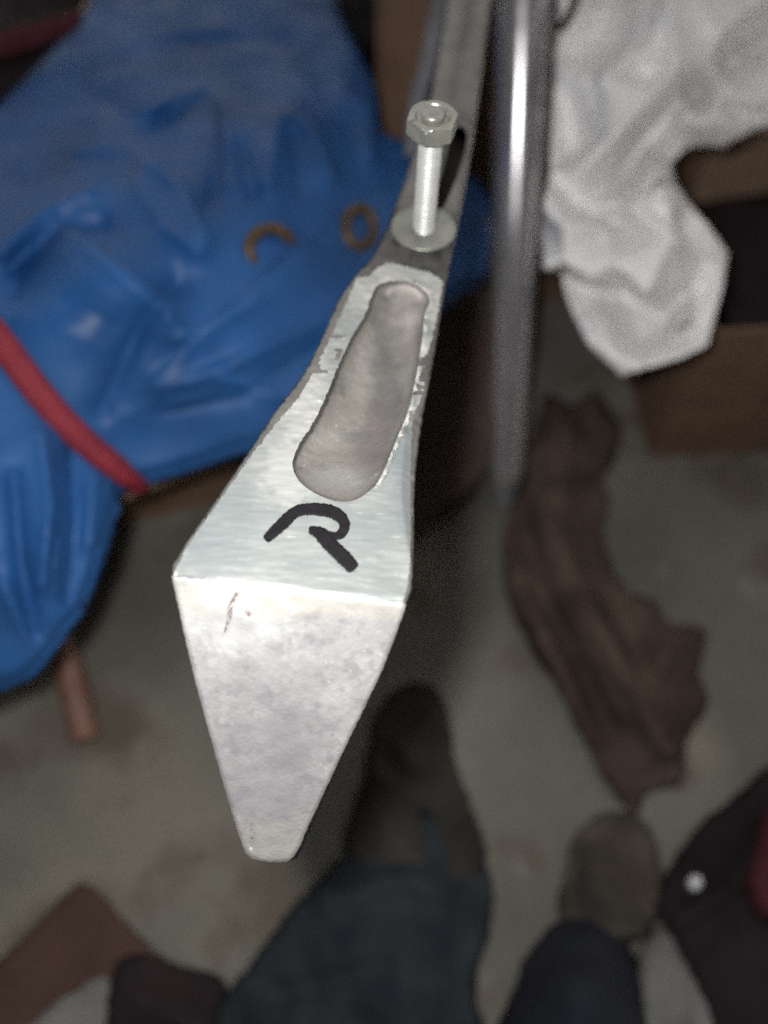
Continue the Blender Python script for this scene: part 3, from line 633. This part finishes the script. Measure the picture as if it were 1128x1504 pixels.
bag_pts = [(800, 300, 15), (895, 335, 5), (870, 408, 18), (950, 428, 20), (998, 470, 26), (985, 350, 10), (955, 262, 22), (930, 300, 16), (905, 325, -12), (920, 250, -20), (950, 205, -18), (985, 165, -12), (960, 140, 12),
           (900, 200, 10), (855, 245, 12), (850, 300, -8), (840, 150, -6), (835, 220, -16), (880, 110, 6), (870, 60, -10), (930, 60, 8), (985, 20, 16), (990, 100, 10), (1005, 170, 14), (1020, 138, -22), (1070, 95, -22), (1128, 62, -20),
           (1060, 50, 12), (1100, 15, 5), (1060, 130, 10), (1110, 150, 4), (1040, 180, 10), (858, 424, -20), (920, 436, -26), (975, 468, -20), (890, 470, -2), (940, 500, -16), (985, 500, -6), (1020, 420, -14), (1005, 330, -6), (1040, 372, 0),
           (1025, 480, -8), (900, 520, 6), (940, 538, 8), (830, 330, 20), (830, 380, 18), (905, 385, 12), (800, 390, 12), (815, 90, -4), (825, 20, 6), (900, 10, -6), (950, 110, 2), (940, 20, 10), (1040, 90, 6), (1090, 45, -2)]
bag_pts += [(x, y, -6 if y < 480 else 2) for x, y in bag_out]
bag_ctrl = [(x, y, .545+.00004*(300-y)) for x, y in ((780, -150), (1200, -150), (780, 200), (1150, 200), (800, 400), (1070, 372), (916, 553), (1040, 505))]
bag, _ = sheet('white_bag', bag_out, bag_ctrl, 5, M['white'], [(a, b*1.2, c*.9) for a, b, c in bc], (), (.0022, 45), .002, None, None, edge_round=3, straight=True, sharp=True, facets=[(x, y, z*2.1) for x, y, z in bag_pts])
tag(bag, 'crumpled white plastic bag spilling from the open carton beside the pole', 'bag')
# short black zip cord at the head of the bag
(tube('drawstring', spline3([Vector(P(np.array(q[:2], float), q[2])) for q in ((848, -20, .54), (842, 10, .535), (832, 28, .533), (822, 44, .537))], 6), .003, M['cable'], bag, 10))

# ------------------------------------------------------------------ open carton behind the bag
c1, bx1 = box_thing('open_carton', (.475, .575, 0), (.44, .25, .18), .06, M['card'], 'open brown cardboard carton behind the white bag', 'carton', True)
bx1('flap', -.20, .215, .128, .20, .168, .172, M['tan'])
bx1('flap', -.214, .21, .118, .1203, .075, .176, M['tan'])
clutter('black_bundle', [(960, 300), (1000, 262), (1128, 235), (1300, 200), (1300, 520), (1128, 500), (1062, 480), (1000, 420)], [(1000, 290, .10), (1128, 260, .11), (1290, 240, .11), (1128, 470, .10), (1060, 440, .1), (1200, 350, .14)], M['maroon'],  # added dark sheet that darkens the carton interior
        'dark sheet added to darken the inside of the open carton', 'cloth', drop=.01)  # dark filler added to keep the carton interior dark under the torch
# carton in the far background that carries the arm's far end
box_thing('far_carton', (.15, .82, 0), (.30, .34, .385), -.04, M['card'], 'brown carton in the dark behind the aluminium arm', 'carton')
tag(tube('grey_webbing', spline3([Vector(P(np.array(q[:2], float), q[2])) for q in ((655, -40, .55), (640, 30, .55), (628, 90, .55), (612, 150, .56), (606, 230, .57))], 6), .006, M['strip'], None, 12, squash=.35),
    'narrow grey strap beside the far end of the aluminium arm', 'strap')

# ------------------------------------------------------------------ cloth in the dark corners
clutter('dark_maroon_cloth', [(-200, -150), (130, -150), (135, 0), (100, 70), (60, 120), (0, 200), (-200, 330)], [(-200, -100, .30), (120, -100, .27), (100, 60, .25), (0, 180, .25), (0, 60, .30)], M['maroon'],
        'dark maroon cloth in the upper left corner', 'cloth', creases=[([(0, 40), (60, 45), (110, 20)], .012, 14), ([(-20, 110), (50, 90)], -.01, 14)], drop=.1)
clutter('red_rag', [(-60, 62), (0, 44), (60, 30), (112, 14), (118, 32), (70, 58), (0, 76), (-60, 92)], [(-60, 70, .322), (0, 55, .322), (60, 42, .318), (112, 22, .318)], M['red'], 'thin red rag on the dark maroon cloth', 'rag', drop=.31, step=6, er=5, nz=(.002, 20))
tag(tube('tan_cord', spline3([PZ(x, y, z) for x, y, z in ((170, -60, .27), (128, 20, .27), (70, 118, .27), (10, 205, .27), (-60, 300, .27))], 6), .006, M['tan'], None, 12), 'tan cord along the edge of the maroon cloth', 'cord')
clutter('black_cloth', [(500, -120), (700, -120), (690, 20), (600, 60), (545, 75), (520, 40)], [(500, -100, .20), (680, -100, .2), (600, 40, .2), (540, 60, .19)], M['black'], 'black sheet put in for the dark gap at the top behind the tarpaulin', 'cloth', drop=.05)  # black sheet added where the gap behind the tarpaulin is dark
clutter('brown_paper', [(768, 668), (790, 622), (800, 580), (846, 596), (868, 572), (905, 612), (912, 650), (884, 690), (895, 735), (884, 775), (900, 830), (925, 868), (962, 882), (980, 915), (1036, 925), (1026, 985), (1040, 1030), (1008, 1090), (1000, 1150), (950, 1165), (930, 1200), (890, 1150), (868, 1110), (842, 1062),
        (815, 1000), (792, 955), (748, 884), (738, 800), (750, 745), (778, 700)],
        [(800, 620, .03), (880, 640, .02), (850, 720, .045), (760, 800, .02), (880, 830, .015), (830, 880, .045), (1030, 930, .012), (940, 970, .04), (850, 1050, .012), (1010, 1090, .01), (920, 1170, .01)], M['rag'],
        'long crumpled brown paper lying at the foot of the chrome pole', 'paper', (.009, 26),
        [([(770, 780), (800, 880), (850, 970), (895, 1070)], -.022, 14), ([(790, 740), (850, 860), (900, 960), (960, 1080)], .014, 14), ([(830, 620), (800, 660)], .014, 20), ([(800, 700), (860, 690)], -.014, 14),
         ([(900, 900), (960, 1000), (985, 1080)], -.018, 16), ([(750, 830), (810, 960), (870, 1090)], .010, 12), ([(860, 640), (850, 760)], -.012, 16), ([(990, 940), (960, 1000), (980, 1100)], .012, 14)], er=8)
clutter('navy_bag', [(260, 1560), (340, 1450), (430, 1330), (500, 1262), (560, 1215), (630, 1196), (690, 1224), (722, 1300), (718, 1370), (700, 1440), (690, 1600), (400, 1620)],
        [(300, 1500, .006), (500, 1270, .008), (620, 1210, .008), (715, 1330, .008), (600, 1400, .035), (450, 1450, .03), (600, 1580, .04)], M['navy'], 'dark navy cloth bag on the floor below the pointed arm', 'bag',
        creases=[([(480, 1320), (600, 1290), (690, 1330)], .01, 20), ([(420, 1460), (560, 1420)], -.008, 18)])
clutter('black_rag', [(508, 1240), (532, 1150), (548, 1070), (575, 1022), (618, 1008), (655, 1040), (668, 1110), (688, 1180), (712, 1250), (690, 1310), (600, 1290), (540, 1300)], [(560, 1040, .004), (640, 1030, .004), (600, 1120, .012), (600, 1240, .016), (530, 1200, .004), (690, 1220, .004)], M['tip_shadow'],  # added sheet, stands in for the arm tip's shadow
        'dark sheet painted as the arm tip shadow on the floor above the navy bag', 'rag', creases=[([(560, 1100), (620, 1180), (640, 1260)], -.008, 14)])  # flat dark sheet standing in for the arm tip's cast shadow
clutter('tilted_board', [(590, 470), (640, 448), (722, 424), (738, 520), (732, 620), (712, 690), (690, 715), (640, 760), (600, 800), (570, 760), (550, 600)], [(600, 470, .14), (720, 430, .14), (735, 640, .07), (700, 780, .02), (580, 740, .03)], M['board'],  # added sheet that lifts the shade behind the arm
        'reddish brown sheet added to lift the shade behind the arm beside the pole foot', 'board', (.001, 20), er=4, thick=.006)  # sheet added so the shade behind the arm comes out lighter
clutter('brown_board', [(-120, 1500), (0, 1408), (60, 1352), (118, 1296), (135, 1300), (200, 1370), (258, 1432), (180, 1480), (60, 1620), (-120, 1620)],
        [(0, 1410, .012), (120, 1296, .012), (250, 1430, .012), (60, 1560, .012)], M['darkbrown'], 'dark brown board corner in the lower left', 'board', (.001, 16), thick=.006, er=4)
clutter('maroon_bag', [(165, 1436), (200, 1400), (258, 1415), (330, 1440), (318, 1500), (290, 1620), (150, 1620)], [(200, 1410, .03), (320, 1440, .02), (250, 1500, .035), (200, 1600, .03)], M['maroon'],
        'purplish black cloth beside the brown board corner', 'cloth')
clutter('grey_paper', [(20, 1560), (60, 1492), (110, 1456), (152, 1434), (166, 1470), (178, 1560)], [(60, 1490, .028), (150, 1440, .03), (170, 1540, .03)], M['grey'], 'pale grey paper scrap at the bottom left edge', 'paper', (.001, 20), thick=.002, er=4)
clutter('dark_twig', [(186, 1288), (215, 1276), (262, 1272), (300, 1278), (262, 1290), (222, 1294)], [(190, 1286, .006), (290, 1278, .006), (240, 1282, .01)], M['rag'], 'small dark scrap on the floor left of the pointed tip', 'scrap', (.001, 60), step=5)
clutter('black_dome', [(742, 1600), (752, 1470), (775, 1400), (820, 1352), (865, 1340), (910, 1362), (938, 1420), (950, 1520), (950, 1600)], [(780, 1410, .02), (860, 1350, .02), (930, 1420, .02), (850, 1450, .08), (850, 1580, .1)], M['deep'],
        'dark rounded cloth bundle at the bottom right', 'cloth')
clutter('dark_heap', [(960, 1330), (985, 1270), (1030, 1210), (1090, 1160), (1140, 1120), (1300, 1100), (1300, 1600), (1060, 1600), (1040, 1500), (1000, 1400)], [(985, 1290, .015), (1100, 1170, .02), (1250, 1150, .03), (1080, 1400, .05), (1200, 1500, .06)], M['maroon'],
        'dark cloth heap in the lower right corner', 'cloth', creases=[([(1000, 1350), (1080, 1300), (1128, 1200)], .01, 18)])
clutter('red_cloth', [(1100, 1300), (1112, 1240), (1130, 1190), (1220, 1150), (1240, 1330), (1130, 1345)], [(1090, 1290, .05), (1110, 1220, .05), (1220, 1170, .06), (1180, 1300, .075)], M['red'], 'red cloth at the lower right edge on the dark heap', 'cloth', drop=.03)
clutter('grey_cloth', [(940, 1420), (955, 1372), (990, 1362), (1025, 1400), (1048, 1460), (1070, 1600), (960, 1600)], [(950, 1400, .02), (1020, 1400, .03), (1000, 1480, .05), (1030, 1580, .05)], M['grey'], 'pale grey cloth between the dark bundle and the dark heap', 'cloth')
clutter('brown_pouch', [(818, 1350), (824, 1290), (842, 1230), (890, 1192), (940, 1210), (968, 1262), (972, 1330), (940, 1380), (860, 1380)], [(830, 1290, .01), (890, 1200, .01), (960, 1260, .01), (895, 1300, .03), (900, 1370, .02)], M['pouch'],
        'low brown pouch just above the dark rounded bundle', 'pouch', creases=[([(835, 1290), (850, 1235), (893, 1212), (935, 1228), (955, 1290)], -.012, 12)])
cap = PZ(1021, 1297, .05)
V = []; Fc = []; S = 16
for i in range(9):
    a = math.pi*i/8
    for k in range(S):
        th = 2*math.pi*k/S; rr = .0052*math.sin(a)*(1+.12*math.sin(2*th)); V.append(cap+Vector((rr*math.cos(th), rr*math.sin(th), .0042*math.cos(a))))
for i in range(8):
    for k in range(S): Fc.append((i*S+k, i*S+(k+1) % S, (i+1)*S+(k+1) % S, (i+1)*S+k)[::-1])
tag(mesh('white_pebble', V, Fc, M['pebble']), 'tiny white pebble on the dark cloth heap', 'pebble')
